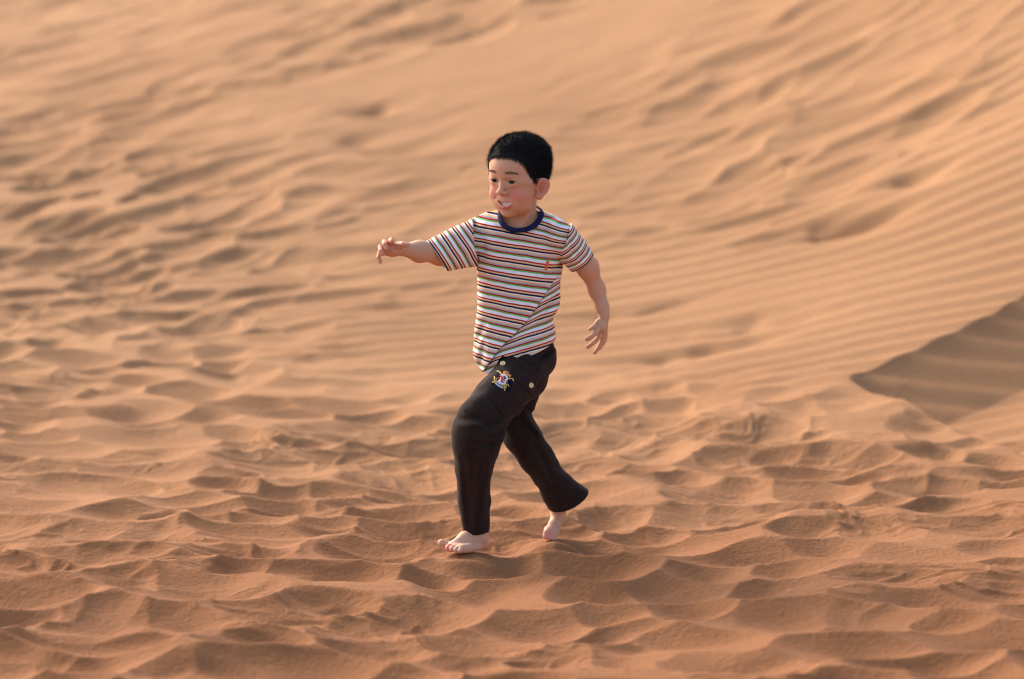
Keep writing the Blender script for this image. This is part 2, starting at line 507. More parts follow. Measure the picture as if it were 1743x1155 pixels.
EYES = [(-25.5, -54, -10.5), (25.0, -54, -10.5)]
EYE_R = 12.0
MX = 4.8
def mouth_curve(x):
    """Upper and lower edges of the open smile, and the depth of the lips, across x (mm)."""
    up = -59.4 + 0.0052 * x * x * (np.abs(x) < 40)
    lo = -69.0 + 0.0235 * x * x
    return up, lo
def lip_pts(which):
    pts = []
    for x in np.linspace(-22.5, 22.5, 9):
        u, l = mouth_curve(x)
        yy = -61.4 + 0.017 * x * x
        pts.append((x + MX, yy, (u + 1.0) if which == 'u' else (l - 2.3)))
    return pts
EAR_C = V(72.0, -9, -24)
EAR_M = frame((0.72, 0.69, -0.10), (0.20, 0.06, 1))        # columns: outward-back, up, normal
def skull(q):
    d = ell(q, (0, 0, 20), (66, 79, 68))
    d = smin(d, ell(q, (0, 8, 36), (64, 68, 55)), 8)
    return d
def ear(q, side):
    qq = q.copy()
    if side < 0: qq[:, 0] *= -1
    e = (qq - EAR_C) @ EAR_M
    u, v, w = e[:, 0], e[:, 1], e[:, 2]
    w = w + 0.008 * u * u
    v2 = v - 2
    a, b = 15.8 + v2 * 0.14, 19.6
    qn = np.sqrt((u / a) ** 2 + (v2 / b) ** 2)
    plate = smax(np.abs(w + 3.4) - 2.2, (qn - 1) * 13.5, 3)
    ring = np.sqrt(((qn - .90) * 13.5) ** 2 + ((w + .5) * 0.8) ** 2) - 3.3
    ring = np.where((u < -6) & (v < 8), ring + 3, ring)
    an = np.sqrt(((np.sqrt(((u + 2) / (a * .62)) ** 2 + ((v2 - 1) / (b * .62)) ** 2) - 1) * 9) ** 2 + (w + 1) ** 2) - 2.2
    d = smin(plate, ring, 2.0)
    d = smin(d, an, 2.0)
    d = smin(d, ell(e, (-4, -21, 0), (8, 8, 4.2)), 5)
    d = smax(d, -ell(e, (-3.5, -2.5, 2.2), (8, 10, 6.4)), 1.5)
    return d
def head_sdf(q):
    d = skull(q)
    d = smin(d, ell(q, (0, -16, -32), (55, 47, 60)), 14)
    d = smin(d, ell(q, (0, -30, 26), (54, 40, 40)), 10)
    d = smin(d, ell(q, (0, -24, -58), (43, 37, 35)), 12)
    d = smin(d, ell(q, (0, -42, -86), (14, 13, 11)), 12)
    d = smin(d, ell(q, (0, -24, -8), (62, 45, 31)), 10)
    for s in (-1, 1):
        d = smin(d, ell(q, (s * 33, -38, -43), (20, 19, 20)), 12)
        d = smin(d, ell(q, (s * 27, -14, -64), (18, 20, 16)), 12)
        d = smin(d, ell(q, (s * 29, -32, -60), (17, 17, 18)), 10)
    d = smin(d, ell(q, (0, -43, -62), (33, 18, 19)), 9)
    # sockets and brow
    for s in (-1, 1):
        d = smax(d, -ell(q, (s * 21, -72, -11), (14, 8.5, 8.0)), 7)
        d = smin(d, cone(q, (s * 13, -61.5, 6), (s * 36, -53, 7), 4.5, 4.0), 8)
    # lids over the eyeball
    for (ex, ey, ez) in EYES:
        s = 1 if ex > 0 else -1
        lid = np.linalg.norm(q - V(ex, ey, ez), axis=1) - (EYE_R + 1.6)
        d = smin(d, lid, 3)
        d = smin(d, cone(q, (ex - s * 9, -63.5, ez - 8.2), (ex + s * 9, -60.5, ez - 7.4), 1.6, 1.6), 4)   # smiling pouch
        hw, hh = 11.4, 3.6
        Rr = (hw * hw + hh * hh) / (2 * hh)
        x = q[:, 0] - ex; z = q[:, 2] - ez - 0.06 * x * s - .2
        lens = np.maximum(np.hypot(x, z + (Rr - hh)) - Rr, np.hypot(x, z - (Rr - hh)) - Rr)
        lens = np.maximum(lens, q[:, 1] + 58)
        lens = np.maximum(lens, -(np.linalg.norm(q - V(ex, ey, ez), axis=1) - 9))
        d = smax(d, -lens, 0.8)
    # nose
    d = smin(d, cone(q, (0, -61, 0), (0, -73, -30), 5.0, 6.5), 7)
    d = smin(d, ell(q, (0, -76.5, -35), (8.4, 7.6, 7.2)), 4)
    for s in (-1, 1):
        d = smin(d, ell(q, (s * 9.8, -68, -37.5), (6.2, 7.5, 5.6)), 3)
        d = smax(d, -ell(q, (s * 4.8, -74.5, -43), (2.9, 4.2, 3.0)), 1.2)
        d = smax(d, -chain(q, [(s * 17, -66, -42), (s * 24, -61, -52)], [1.0, 1.0]), 6)      # smile crease
    # lips and open mouth
    d = smin(d, chain(q, lip_pts('u'), [1.4, 1.8, 2.1, 2.4, 2.2, 2.4, 2.1, 1.8, 1.4], 1), 2.5)
    d = smin(d, chain(q, lip_pts('l'), [1.6, 2.9, 3.9, 4.6, 4.9, 4.6, 3.9, 2.9, 1.6], 1), 2.5)
    x = q[:, 0] - MX; up, lo = mouth_curve(x)
    op = np.maximum(np.maximum(q[:, 2] - up, lo - q[:, 2]) * .9, np.abs(x) - 22.4)
    op = np.maximum(op, q[:, 1] + 44)
    d = smax(d, -op, 1.0)
    d = smin(d, ear(q, 1), 3.5)
    d = smin(d, ear(q, -1), 3.5)
    return d

ARM_FAR = [P(815, 405, .14), P(750, 430, .03), P(714, 427.5, -.03), P(684, 424, -.075)]
ARM_FAR_R = [.030, .0265, .0222, .0145]
ARM_NEAR = [P(960, 406, .108), P(1000, 454, .13), P(1016, 493, .150), P(1025, 522, .145), P(1028.5, 538, .14)]
ARM_NEAR_R = [.025, .0222, .0165, .0118, .0106]
def hand_far(p):
    W = P(682, 424, -.08)
    d = ell(p, P(669, 424.5, -.10), (.0200, .014, .0160))
    d = smin(d, cone(p, W, P(668, 424, -.10), .0135, .0135), .008)
    d = smin(d, ell(p, P(659, 423, -.098), (.0125, .013, .0145)), .008)
    d = smin(d, ell(p, P(681, 417.5, -.110), (.011, .009, .0095)), .007)
    k = .0035
    F = [
     ([P(680, 417, -.113), P(687, 415.8, -.126), P(693, 416.8, -.130)], [.0080, .0068, .0062]),            # thumb
     ([P(667, 415, -.105), P(665.5, 409.5, -.122), P(666.5, 407.5, -.142), P(667, 410.5, -.152)], [.0068, .0066, .0062, .0056]),   # index towards the lens
     ([P(661, 417, -.102), P(654.5, 411.5, -.118), P(655, 416, -.138), P(658, 422, -.143)], [.0068, .0064, .0058, .0052]),
     ([P(656, 422, -.100), P(647.5, 420, -.114), P(648.5, 427, -.132), P(651.5, 432, -.136)], [.0066, .0061, .0056, .0050]),
     ([P(655, 429, -.098), P(646.5, 429.5, -.106), P(644, 438, -.118), P(647.5, 445, -.122)], [.0060, .0054, .0049, .0045]),
    ]
    fs = None
    for pts, rr in F:
        e = chain(p, pts, rr, .001)
        fs = e if fs is None else np.minimum(fs, e)
    return smin(d, fs, k)
def hand_near(p):
    d = cone(p, P(1028.5, 538, .14), P(1024, 556, .135), .0120, .0125)
    d = smin(d, ell(p, P(1025, 556, .135), (.0135, .011, .017)), .006)
    d = smin(d, ell(p, P(1021, 552, .130), (.009, .009, .014), frame((.8, 0, .6), (0, 1, 0))), .006)
    F = [
     ([P(1019, 547, .128), P(1012, 555, .124), P(1004.5, 560, .122)], [.0060, .0052, .0045]),                       # thumb
     ([P(1019, 556, .128), P(1014, 567, .116), P(1006, 573, .110), P(999.5, 577, .108)], [.0072, .0062, .0055, .0048]),   # index
     ([P(1022, 563, .135), P(1019, 574, .130), P(1010, 583, .126), P(1001, 590, .124)], [.0068, .0060, .0053, .0047]),
     ([P(1027, 564, .140), P(1026, 577, .142), P(1021, 588, .142), P(1012.5, 600, .138)], [.0068, .0060, .0052, .0045]),
     ([P(1030, 562, .146), P(1030.5, 573, .156), P(1027.5, 583, .160), P(1021, 592, .158)], [.0060, .0052, .0046, .0041]),
    ]
    fs = None
    for pts, rr in F:
        e = chain(p, pts, rr, .001)
        fs = e if fs is None else np.minimum(fs, e)
    return smin(d, fs, .0035)

# legs: hip, knee, ankle
LEG_NEAR = [P(892, 632, .09), P(812, 722, -.05), P(812, 895, .0)]
LEG_FAR = [P(884, 650, .185), P(884, 742, .160), P(928, 808, .185), P(951, 868, .215)]
def foot_near(p):
    A = P(813, 897, .005)
    d = chain(p, [P(812, 880, .0), A, P(814, 916, .012)], [.024, .0225, .024], .004)
    d = smin(d, ell(p, P(819, 925, .035), (.020, .028, .017)), .012)                                # heel
    d = smin(d, chain(p, [P(812, 912, .0), P(792, 918, -.022), P(774, 928, -.045)], [.022, .0185, .0125], .006), .010)   # instep
    d = smin(d, chain(p, [P(817, 930, .01), P(798, 933.5, -.05), P(786, 934.5, -.075)], [.014, .0125, .0105], .005), .008)  # outer edge
    d = smin(d, ell(p, P(769, 930.5, -.040), (.017, .022, .0115)), .008)                            # ball
    d = smin(d, ell(p, P(780, 932.5, -.060), (.018, .018, .0105)), .008)
    T = [([P(765, 928.5, -.035), P(755, 925.5, -.042), P(751.5, 923.5, -.044)], [.0100, .0088, .0085]),
         ([P(770, 929.5, -.052), P(763, 930.5, -.066), P(762, 932.5, -.072)], [.0072, .0065, .0062]),
         ([P(776, 930.5, -.060), P(769.5, 932.5, -.076), P(768.5, 934.5, -.081)], [.0068, .0060, .0058]),
         ([P(782, 932, -.066), P(776, 934.5, -.083), P(775, 936.5, -.087)], [.0064, .0057, .0055]),
         ([P(788, 933.5, -.070), P(783, 936.5, -.086), P(782, 938, -.090)], [.0060, .0055, .0053])]
    fs = None
    for pts, rr in T:
        e = chain(p, pts, rr, .001)
        fs = e if fs is None else np.minimum(fs, e)
    d = smin(d, fs, .0030)
    sole = P(780, 941.5, -.06)[2] + .0
    return smax(d, (sole - p[:, 2]), .004)
def foot_far(p):
    d = chain(p, [P(957, 845, .20), P(950, 872, .215), P(949, 882, .215)], [.023, .0160, .0155], .004)
    d = smin(d, ell(p, P(951, 882, .238), (.012, .016, .016)), .010)                               # raised heel
    d = smin(d, chain(p, [P(950, 880, .212), P(944, 893, .195), P(939, 901, .186)], [.0155, .0150, .0130], .004), .008)
    d = smin(d, ell(p, P(939, 903, .186), (.019, .014, .010), frame((1, 0, -.25), (0, 1, 0))), .006)
    T = []
    for i, (ax, ay, bx, by, r) in enumerate([(933.5, 902, 928.5, 912.5, .0072), (937, 904, 932, 914, .0058), (940.5, 905, 936, 915.5, .0055), (944, 906, 940, 916.5, .0052), (947.5, 906, 944.5, 917, .0050)]):
        T.append(([P(ax, ay, .183), P((ax + bx) / 2 - 1, (ay + by) / 2 - 1, .172), P(bx, by, .168)], [r * 1.05, r, r * .9]))
    fs = None
    for pts, rr in T:
        e = chain(p, pts, rr, .001)
        fs = e if fs is None else np.minimum(fs, e)
    return smin(d, fs, .0028)

def trunk(p):
    tr = ell(p, P(884, 425, .13), (.085, .056, .085))
    tr = smin(tr, ell(p, P(882, 500, .13), (.072, .050, .10)), .04)
    tr = smin(tr, ell(p, P(886, 598, .135), (.062, .046, .060)), .04)
    return smin(tr, cone(p, P(832, 392, .14), P(942, 394, .12), .030, .026), .03)
def body_sdf(p):
    d = np.full(len(p), 1.0)
    q = to_head(p)
    r = np.linalg.norm(q, axis=1)
    mk = r < 150
    if mk.any():
        d[mk] = head_sdf(q[mk]) * HSC
    nk = lambda p: chain(p, [P(889, 338, .105), P(887, 368, .115), P(884, 395, .125)], [.034, .0335, .043], .006)
    d = add_part(p, d, nk, P(887, 365, .11), .12, .010)
    # the cords and the hollow of the throat
    d = add_part(p, d, lambda p: cone(p, P(909, 345, .085), P(887, 385, .078), .006, .005), P(896, 366, .08), .06, .010)
    d = add_part(p, d, trunk, P(884, 510, .13), .28, .022)
    d = add_part(p, d, lambda p: chain(p, ARM_FAR, ARM_FAR_R, .018), P(750, 418, .03), .16, .012)
    d = add_part(p, d, hand_far, P(665, 424, -.10), .075, .006)
    d = add_part(p, d, lambda p: chain(p, ARM_NEAR, ARM_NEAR_R, .022), P(995, 470, .12), .16, .010)
    d = add_part(p, d, hand_near, P(1017, 568, .13), .07, .005)
    d = add_part(p, d, lambda p: chain(p, LEG_NEAR, [.043, .038, .021], .01), P(840, 765, .02), .28, .02)
    d = add_part(p, d, lambda p: chain(p, LEG_FAR, [.032, .028, .024, .0155], .01), P(915, 760, .17), .26, .02)
    d = add_part(p, d, foot_near, P(795, 918, -.02), .12, .006)
    d = add_part(p, d, foot_far, P(944, 885, .20), .085, .006)
    return d

# ---- skin
def skin_color(v):
    base = V(.62, .335, .205)
    c = np.tile(base, (len(v), 1))
    def tint(w, col): 
        nonlocal c
        c = c * (1 - w[:, None]) + np.array(col)[None] * w[:, None]
    q = to_head(v)
    hd = np.linalg.norm(q - V(0, 0, -10), axis=1) < 125
    for s in (-1, 1):
        tint(.70 * hd * np.exp(-(((q[:, 0] - s * 36) / 20) ** 2 + ((q[:, 2] + 42) / 18) ** 2) ** 1.0) * (q[:, 1] < 0), (.70, .185, .130))
        tint(.55 * sst(58, 70, s * q[:, 0]) * hd * (np.abs(q[:, 2] + 28) < 30), (.68, .20, .13))
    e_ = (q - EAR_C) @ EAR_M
    tint(.55 * hd * np.exp(-(((e_[:, 0] + 3.5) / 7) ** 2 + ((e_[:, 1] + 2) / 9) ** 2)) * (e_[:, 2] < .5) * (np.abs(e_[:, 2]) < 8), (.36, .06, .035))  # ear bowl: redder skin, darkened further to paint in its shade
    tint(.35 * hd * np.exp(-((q[:, 0] / 9) ** 2 + ((q[:, 2] + 41) / 8) ** 2)) * (q[:, 1] < -66), (.75, .34, .24))
    du = chain(q, lip_pts('u'), [1.4, 1.8, 2.1, 2.4, 2.2, 2.4, 2.1, 1.8, 1.4]); dl = chain(q, lip_pts('l'), [1.6, 2.9, 3.9, 4.6, 4.9, 4.6, 3.9, 2.9, 1.6])
    tint(.75 * (1 - sst(-.2, 1.8, np.minimum(du, dl))) * hd, (.56, .10, .085))
    x = q[:, 0] - MX; up, lo = mouth_curve(x)
    inm = hd & (q[:, 2] < up + .5) & (q[:, 2] > lo - .5) & (q[:, 1] > -57.6 + .017 * x * x) & (q[:, 1] < -20) & (np.abs(x) < 21.5)
    tint(inm * .95, (.20, .035, .028))
    # hair shadow tone of the scalp
    tint(.85 * hd * hair_w(q), (.06, .045, .04))
    # fingers, soles and toes are pinker; feet are paler with dust
    for tip in [P(693, 416.5, -.13), P(667, 409, -.15), P(658, 422, -.14), P(651, 432, -.136), P(647, 445, -.12), P(1004, 559, .108), P(999, 577, .108), P(1001, 590, .124), P(1012, 600, .138), P(1021, 592, .158)]:
        tint(.55 * np.exp(-(np.linalg.norm(v - tip, axis=1) / .012) ** 2), (.66, .22, .15))
    palm = np.exp(-(np.linalg.norm(v - P(664, 424, -.105), axis=1) / .028) ** 2)
    tint(.45 * palm, (.68, .26, .18))
    ft = sst(P(0, 885, 0)[2], P(0, 905, 0)[2], v[:, 2]) * (v[:, 0] < .1)
    tint(.22 * ft, (.66, .43, .32))
    tint(.65 * ft * (1 - sst(P(0, 938, -.05)[2], P(0, 927, -.05)[2], v[:, 2])), (.72, .27, .19))
    for tx, ty in [(751, 924), (762, 931), (769, 933), (775, 935), (782, 937)]:
        tint(.6 * np.exp(-(np.linalg.norm(v - P(tx, ty, -.07), axis=1) / .016) ** 4), (.72, .27, .18))
    return np.clip(c, 0, 1)

HAIR_LINE = [(0, 47), (22, 46), (38, 40), (48, 29), (56, 14), (63, 2), (69, -8), (76, -13), (84, -14), (95, -18), (108, -30), (125, -42), (180, -48)]
def hair_edge(q):
    """Height above the hair line (mm) at each point of the head."""
    az = np.degrees(np.arctan2(np.abs(q[:, 0]) * 1.20, -q[:, 1]))
    hl = np.interp(az, [a for a, b in HAIR_LINE], [b for a, b in HAIR_LINE])
    hl = hl + 1.5 * np.sin(az * .9) + 1.2 * np.sin(az * 2.3 + 1)
    return q[:, 2] - hl
def hair_w(q): return sst(-1.0, 6.0, hair_edge(q)) * (np.linalg.norm((q - V(0, 0, 20)) / V(66, 79, 68), axis=1) < 1.12)
def skin_material():
    m = NT("skin")
    a = m.n('ShaderNodeVertexColor', layer_name='tone').outputs[0]
    tc = m.n('ShaderNodeTexCoord').outputs['Object']
    c = m.mix(m.ramp(m.noise(60, 4, .6, tc), [(.35, 0), (.7, .16)]), a, (.60, .24, .17))
    m.l(c, m.b.inputs['Base Color'])
    m.s('Roughness', .62); m.s('Specular IOR Level', .22)
    m.s('Subsurface Weight', .22); m.b.inputs['Subsurface Radius'].default_value = (1.0, .35, .18); m.s('Subsurface Scale', .006)
    m.l(m.bump(m.noise(900, 2, .5, tc), .0003, .25), m.b.inputs['Normal'])
    return m.m
SKIN = skin_material()
bv, bf = surface(body_sdf, (-.34, -.20, -.03), (.26, .36, .99), 0.00135)
print('body', len(bv), len(bf))
person = bpy.data.objects.new('person', None); COL.objects.link(person)
person['label'] = 'running barefoot boy in striped T-shirt and dark cargo trousers on the sand'
person['category'] = 'boy'
body = mesh_obj('body', bv, bf, SKIN, person)
set_color(body, 'tone', skin_color(bv))

def simple(name, col, rough=.6, spec=.4, **kw):
    m = NT(name); m.b.inputs['Base Color'].default_value = (*col, 1); m.s('Roughness', rough); m.s('Specular IOR Level', spec)
    for k, v in kw.items(): m.s(k, v)
    return m.m

# ---- eyes
def eye_material():
    m = NT("eye")
    tc = m.n('ShaderNodeTexCoord').outputs['Object']
    sep = m.n('ShaderNodeSeparateXYZ'); m.l(tc, sep.inputs[0])
    a = m.n('ShaderNodeMath', operation='MULTIPLY'); m.l(sep.outputs[0], a.inputs[0]); m.l(sep.outputs[0], a.inputs[1])
    b = m.n('ShaderNodeMath', operation='MULTIPLY'); m.l(sep.outputs[2], b.inputs[0]); m.l(sep.outputs[2], b.inputs[1])
    s = m.n('ShaderNodeMath', operation='ADD'); m.l(a.outputs[0], s.inputs[0]); m.l(b.outputs[0], s.inputs[1])
    r = m.n('ShaderNodeMath', operation='SQRT'); m.l(s.outputs[0], r.inputs[0])
    k = m.n('ShaderNodeMath', operation='MULTIPLY'); m.l(r.outputs[0], k.inputs[0]); k.inputs[1].default_value = 100
    c = m.ramp(k.outputs[0], [(0, (.004, .003, .003)), (.28, (.004, .003, .003)), (.36, (.018, .008, .005)), (.69, (.012, .006, .004)), (.74, (.50, .42, .38)), (1, (.62, .50, .46))])
    m.l(c, m.b.inputs['Base Color']); m.s('Roughness', .12); m.s('Specular IOR Level', .25)
    return m.m
EYE_M = eye_material()
LOOK = [-4, 5]
for n, (ex, ey, ez) in enumerate(EYES):
    bm_v, bm_f = [], []
    nseg, nr = 32, 20
    for i in range(nr + 1):
        th = math.pi * i / nr
        for j in range(nseg):
            a = 2 * math.pi * j / nseg
            bulge = 1 + .045 * math.exp(-(th / .42) ** 2)
            bm_v.append((EYE_R * HSC * bulge * math.sin(th) * math.cos(a), -EYE_R * HSC * bulge * math.cos(th), EYE_R * HSC * bulge * math.sin(th) * math.sin(a)))
    for i in range(nr):
        for j in range(nseg):
            bm_f.append((i * nseg + j, i * nseg + (j + 1) % nseg, (i + 1) * nseg + (j + 1) % nseg, (i + 1) * nseg + j))
    eo = mesh_obj('eye', bm_v, bm_f, EYE_M, person)
    eo.location = from_head((ex, ey, ez))
    eo.rotation_euler = (Matrix(HM.tolist()) @ Matrix.Rotation(R(-7), 3, 'Z') @ Matrix.Rotation(R(-1), 3, 'X')).to_euler()

# ---- strands (lashes, brows, hair)
def ribbons(name, roots, dirs, lens, width, mat, parent, droop=0.0, segs=2, toward=None):
    n = len(roots)
    roots = np.asarray(roots); dirs = np.asarray(dirs); dirs = dirs / np.linalg.norm(dirs, axis=1)[:, None]
    rnd = RNG.normal(size=(n, 3)); side = np.cross(dirs, rnd); side /= np.linalg.norm(side, axis=1)[:, None]
    if toward is not None:
        side = np.cross(dirs, np.asarray(toward)[None] + .5 * rnd); side /= np.linalg.norm(side, axis=1)[:, None]
    rows = []
    for k_ in range(segs + 1):
        t = k_ / segs
        c = roots + dirs * (lens * t)[:, None] + V(0, 0, -1) * (droop * lens * t * t)[:, None]
        w = width * (1 - .8 * t)
        rows += [c - side * w / 2, c + side * w / 2]
    vv = np.stack(rows, 1).reshape(-1, 3)
    b = np.arange(n)[:, None] * (2 * (segs + 1))
    fs = np.concatenate([b + np.array([[2 * k_, 2 * k_ + 1, 2 * k_ + 3, 2 * k_ + 2]]) for k_ in range(segs)], 0)
    return mesh_obj(name, vv, fs, mat, parent)
HAIR_M = simple('hair', (.0085, .0070, .0070), .7, .18)
BROW_M = simple('brow_hair', (.32, .20, .15), .85, .05)
face_fn = body_sdf
def on_face(qx, qz, lift=0.0):
    """Points of the face surface in front of head coordinates (x, z)."""
    qx = np.asarray(qx, float); qz = np.asarray(qz, float)
    y = np.full(len(qx), -100.0)
    for _ in range(60):
        q = np.stack([qx, y, qz], 1)
        y = y + np.clip(head_sdf(q), -2, 6) * .8
    return np.stack([qx, y - lift, qz], 1)
fwd = HM @ V(0, -1, 0)
for s in (-1, 1):
    n = 520
    t = RNG.rand(n)
    xs = s * (11.5 + 27 * t)
    zc = 9.6 + 2.4 * np.sin(np.clip(t * 1.15, 0, 1) * math.pi * .62) - 1.2 * t
    th = 5.4 * (1 - .50 * t) * (.40 + .60 * np.sin(np.clip(t * 1.3 + .05, 0, 1) * math.pi * .75))
    zs = zc + (RNG.rand(n) - .5) * 2 * th * .75
    pts = on_face(xs, zs, -.1)
    dr = np.stack([s * np.ones(n), -.25 * np.ones(n), .35 * (1 - 1.3 * t)], 1) @ HM.T
    ribbons('eyebrow', from_head(pts), dr, RNG.uniform(.003, .0055, n), .00042, BROW_M, person, 0, 1, fwd)
LASH_M = simple('lash', (.006, .004, .004), .5, .3)
for (ex, ey, ez) in EYES:
    s = 1 if ex > 0 else -1
    hw, hh = 11.4, 3.6; Rr = (hw * hw + hh * hh) / (2 * hh)
    xs = np.linspace(-11.4, 11.4, 25)
    vv = []; ff = []
    for sgn, thick in ((1, 1.0), (-1, .12)):
        base = len(vv)
        for x in xs:
            z = sgn * (math.sqrt(max(Rr * Rr - x * x, 0)) - (Rr - hh)) + .06 * x * s + .2
            rr = math.sqrt(max((EYE_R + 1.75) ** 2 - x * x - z * z, 0))
            tk = thick * (1 - .55 * (x / 11.6) ** 2)
            c = V(ex + x, ey - rr + .55, ez + z)
            for (a_, b_) in ((0, -tk * .6), (-.9, 0), (0, tk * .8), (.9, 0)):
                vv.append(from_head(c + V(0, a_, b_)))
        for i in range(len(xs) - 1):
            for j in range(4):
                ff.append((base + i * 4 + j, base + i * 4 + (j + 1) % 4, base + i * 4 + 4 + (j + 1) % 4, base + i * 4 + 4 + j))
    mesh_obj('eyelashes', vv, ff, LASH_M, person)

# ---- teeth
TOOTH = simple('tooth', (.92, .82, .68), .25, .5)
def tooth(x, w, ztop, zbot):
    vv = []; ff = []
    nx_, nz_ = 5, 4
    for j in range(nz_):
        for i in range(nx_):
            u = (i / (nx_ - 1) - .5); v = j / (nz_ - 1)
            taper = 1 - .10 * v if zbot < ztop else 1
            X = x + u * w * taper
            Y = -58.6 + .0110 * X * X + 1.5 * (2 * u) ** 2 + .5 * v
            Z = ztop + (zbot - ztop) * v + (.5 * (2 * u) ** 4 if j == nz_ - 1 else 0)
            vv.append(from_head((X + MX, Y, Z)))
    for j in range(nz_ - 1):
        for i in range(nx_ - 1):
            a = j * nx_ + i; ff.append((a, a + 1, a + nx_ + 1, a + nx_))
    n0 = len(vv)
    for v_ in list(vv): vv.append(v_ + (HM @ V(0, 1, 0)) * .004)
    ff += [tuple(n0 + k_ for k_ in reversed(f)) for f in list(ff)]
    for i in range(nx_ - 1): ff.append((i, n0 + i, n0 + i + 1, i + 1)); b = (nz_ - 1) * nx_; ff.append((b + i, b + i + 1, n0 + b + i + 1, n0 + b + i))
    for j in range(nz_ - 1): a = j * nx_; ff.append((a, a + nx_, n0 + a + nx_, n0 + a)); c_ = a + nx_ - 1; ff.append((c_, n0 + c_, n0 + c_ + nx_, c_ + nx_))
    return vv, ff
tv, tf = [], []
xpos = [(-30.6, 4.2), (-26.4, 4.2), (-22.2, 4.4), (-18, 4.4), (-13.6, 4.6), (-8.9, 4.9), (-3.6, 5.9), (2.4, 5.9), (8.1, 4.9), (12.9, 4.6), (17.3, 4.4)]
for (x, w) in xpos:
    a, b = tooth(x + .6, w, -56.0, -64.4); tf += [tuple(k_ + len(tv) for k_ in f) for f in b]; tv += a
for (x, w) in [(-27.2, 4.2), (-23.0, 4.2), (-18.8, 4.2), (-14.5, 4.2), (-10.2, 4.2), (-6.0, 4.1), (-1.9, 4.0), (2.1, 4.0), (6.2, 4.1), (10.4, 4.2), (14.7, 4.2)]:
    a, b = tooth(x, w, -64.7, -71.0); tf += [tuple(k_ + len(tv) for k_ in f) for f in b]; tv += a
mesh_obj('teeth', tv, tf, TOOTH, person)

# ---- hair: a close cap with short strands standing from it
def hair_sdf(p):
    q = to_head(p)
    he = hair_edge(q)
    t = .3 + 1.6 * sst(0, 30, he) + 4.0 * sst(35, 80, q[:, 2])
    d = (skull(q) - t)
    d = smin(d, ell(q, (0, -30, 26), (54, 40, 40)) - t, 10)
    d = smin(d, ell(q, (0, -24, -8), (62, 45, 31)) - t, 10)
    d = smin(d, ell(q, (0, -16, -32), (55, 47, 60)) - t, 14)
    d = smax(d, -he * .8, 1.5)
    d = d + .7 * noise3(q, .22, 3) + .5 * noise3(q, .5, 4)
    return d * HSC
hv, hf = surface(hair_sdf, HEAD_O - .11, HEAD_O + .12, 0.0018)
hair = mesh_obj('hair', hv, hf, HAIR_M, person)
hq = to_head(hv)
nrm = grad_n(hair_sdf, hv)
out_ok = (hair_edge(hq) > -.5) & (skull(hq) > .3)
pick = np.nonzero(out_ok)[0]
sel = RNG.choice(pick, 42000)
rp = hv[sel] + RNG.normal(size=(len(sel), 3)) * .0008
he = hair_edge(hq[sel])
up = np.clip(hq[sel][:, 2] / 90, 0, 1)[:, None]
lat = nrm[sel]
cl = np.stack([noise3(hq[sel], .16, 41 + k_) for k_ in range(3)], 1)
clen = .8 + .4 * noise3(hq[sel], .22, 47)
dr = lat * (.62 + .45 * up) + cl * .35 + (HM @ V(0, -.55, -.45))[None] * (1 - .3 * up) * .8 + RNG.normal(size=(len(sel), 3)) * .16
ln = (.0035 + .0085 * sst(0, 30, he)) * RNG.uniform(.6, 1.2, len(sel)) * clen
q_b = to_head(bv); heb = hair_edge(q_b)
eb = np.nonzero((heb > -2.5) & (heb < 9) & (np.linalg.norm((q_b - V(0, 0, 20)) / V(66, 79, 68), axis=1) < 1.12) & (np.abs(q_b[:, 0]) < 71))[0]
eb = RNG.choice(eb, 9000)
nb_ = grad_n(lambda p: skull(to_head(p)), bv[eb])
rp = np.concatenate([rp - lat * .0015, bv[eb]]); 
dr = np.concatenate([dr, nb_ * .35 + (HM @ V(0, -.35, -.9))[None] + RNG.normal(size=(9000, 3)) * .16])
ln = np.concatenate([ln, RNG.uniform(.002, .0055, 9000) * (1 + .5 * (np.abs(q_b[eb][:, 0]) < 45) * (q_b[eb][:, 1] < -30) * np.clip(noise3(q_b[eb], .12, 55) + .3, 0, 1))]); lat = np.zeros_like(rp)
ribbons('hair_strands', rp, dr, ln,   .00040, HAIR_M, hair, .12, 2)['kind'] = 'stuff'

# ------------------------------------------------------------------ clothes
def XZ(px, py, d=.06):
    p = P(px, py, d); return (p[0], p[2])
def tab(rows, d=.10):
    """Table of (py, left, right) outline rows -> world z, x-left, x-right, rising z."""
    a = np.array([(P(0, y, d)[2], P(l, y, d)[0], P(r_, y, d)[0]) for y, l, r_ in rows])
    return a[np.argsort(a[:, 0])]
TORSO = tab([(350, 800, 962), (372, 800, 968), (400, 806, 972), (430, 810, 965), (460, 812, 957), (478, 812.5, 954.5), (496, 812.5, 955.5), (508, 812, 956), (522, 812, 951),
             (540, 810, 942), (553, 808.5, 943), (566, 807, 945), (584, 805, 946.5), (600, 805.5, 947), (620, 809, 948), (650, 816, 950)])
def curve(pts, d):
    a = np.array([(P(x, y, d)[0], P(x, y, d)[2]) for x, y in pts]); return a[:, 0], a[:, 1]
SH_X, SH_Z = curve([(780, 392), (800, 371), (820, 364), (845, 359.5), (885, 358), (925, 361), (948, 370), (974, 382), (982, 400)], .10)
HEM_X, HEM_Z = curve([(790, 600), (806, 614), (812, 624), (820, 632.5), (828, 635), (838, 631), (845, 623), (848, 613), (855, 604), (866, 606), (877, 610), (893, 609.5), (920, 598.5), (947, 585), (965, 580)], .06)
F0, F1 = XZ(826, 626), XZ(960, 466)
G0, G1 = XZ(908, 548), XZ(953, 498)
NECK_C = P(886.5, 368.5, .106)
def fold_terms(x, z):
    _, t, s = seg2(x, z, F0, F1)            # s > 0 on the lower right of the fold
    return t, s + .004 * np.sin(t * 9) 
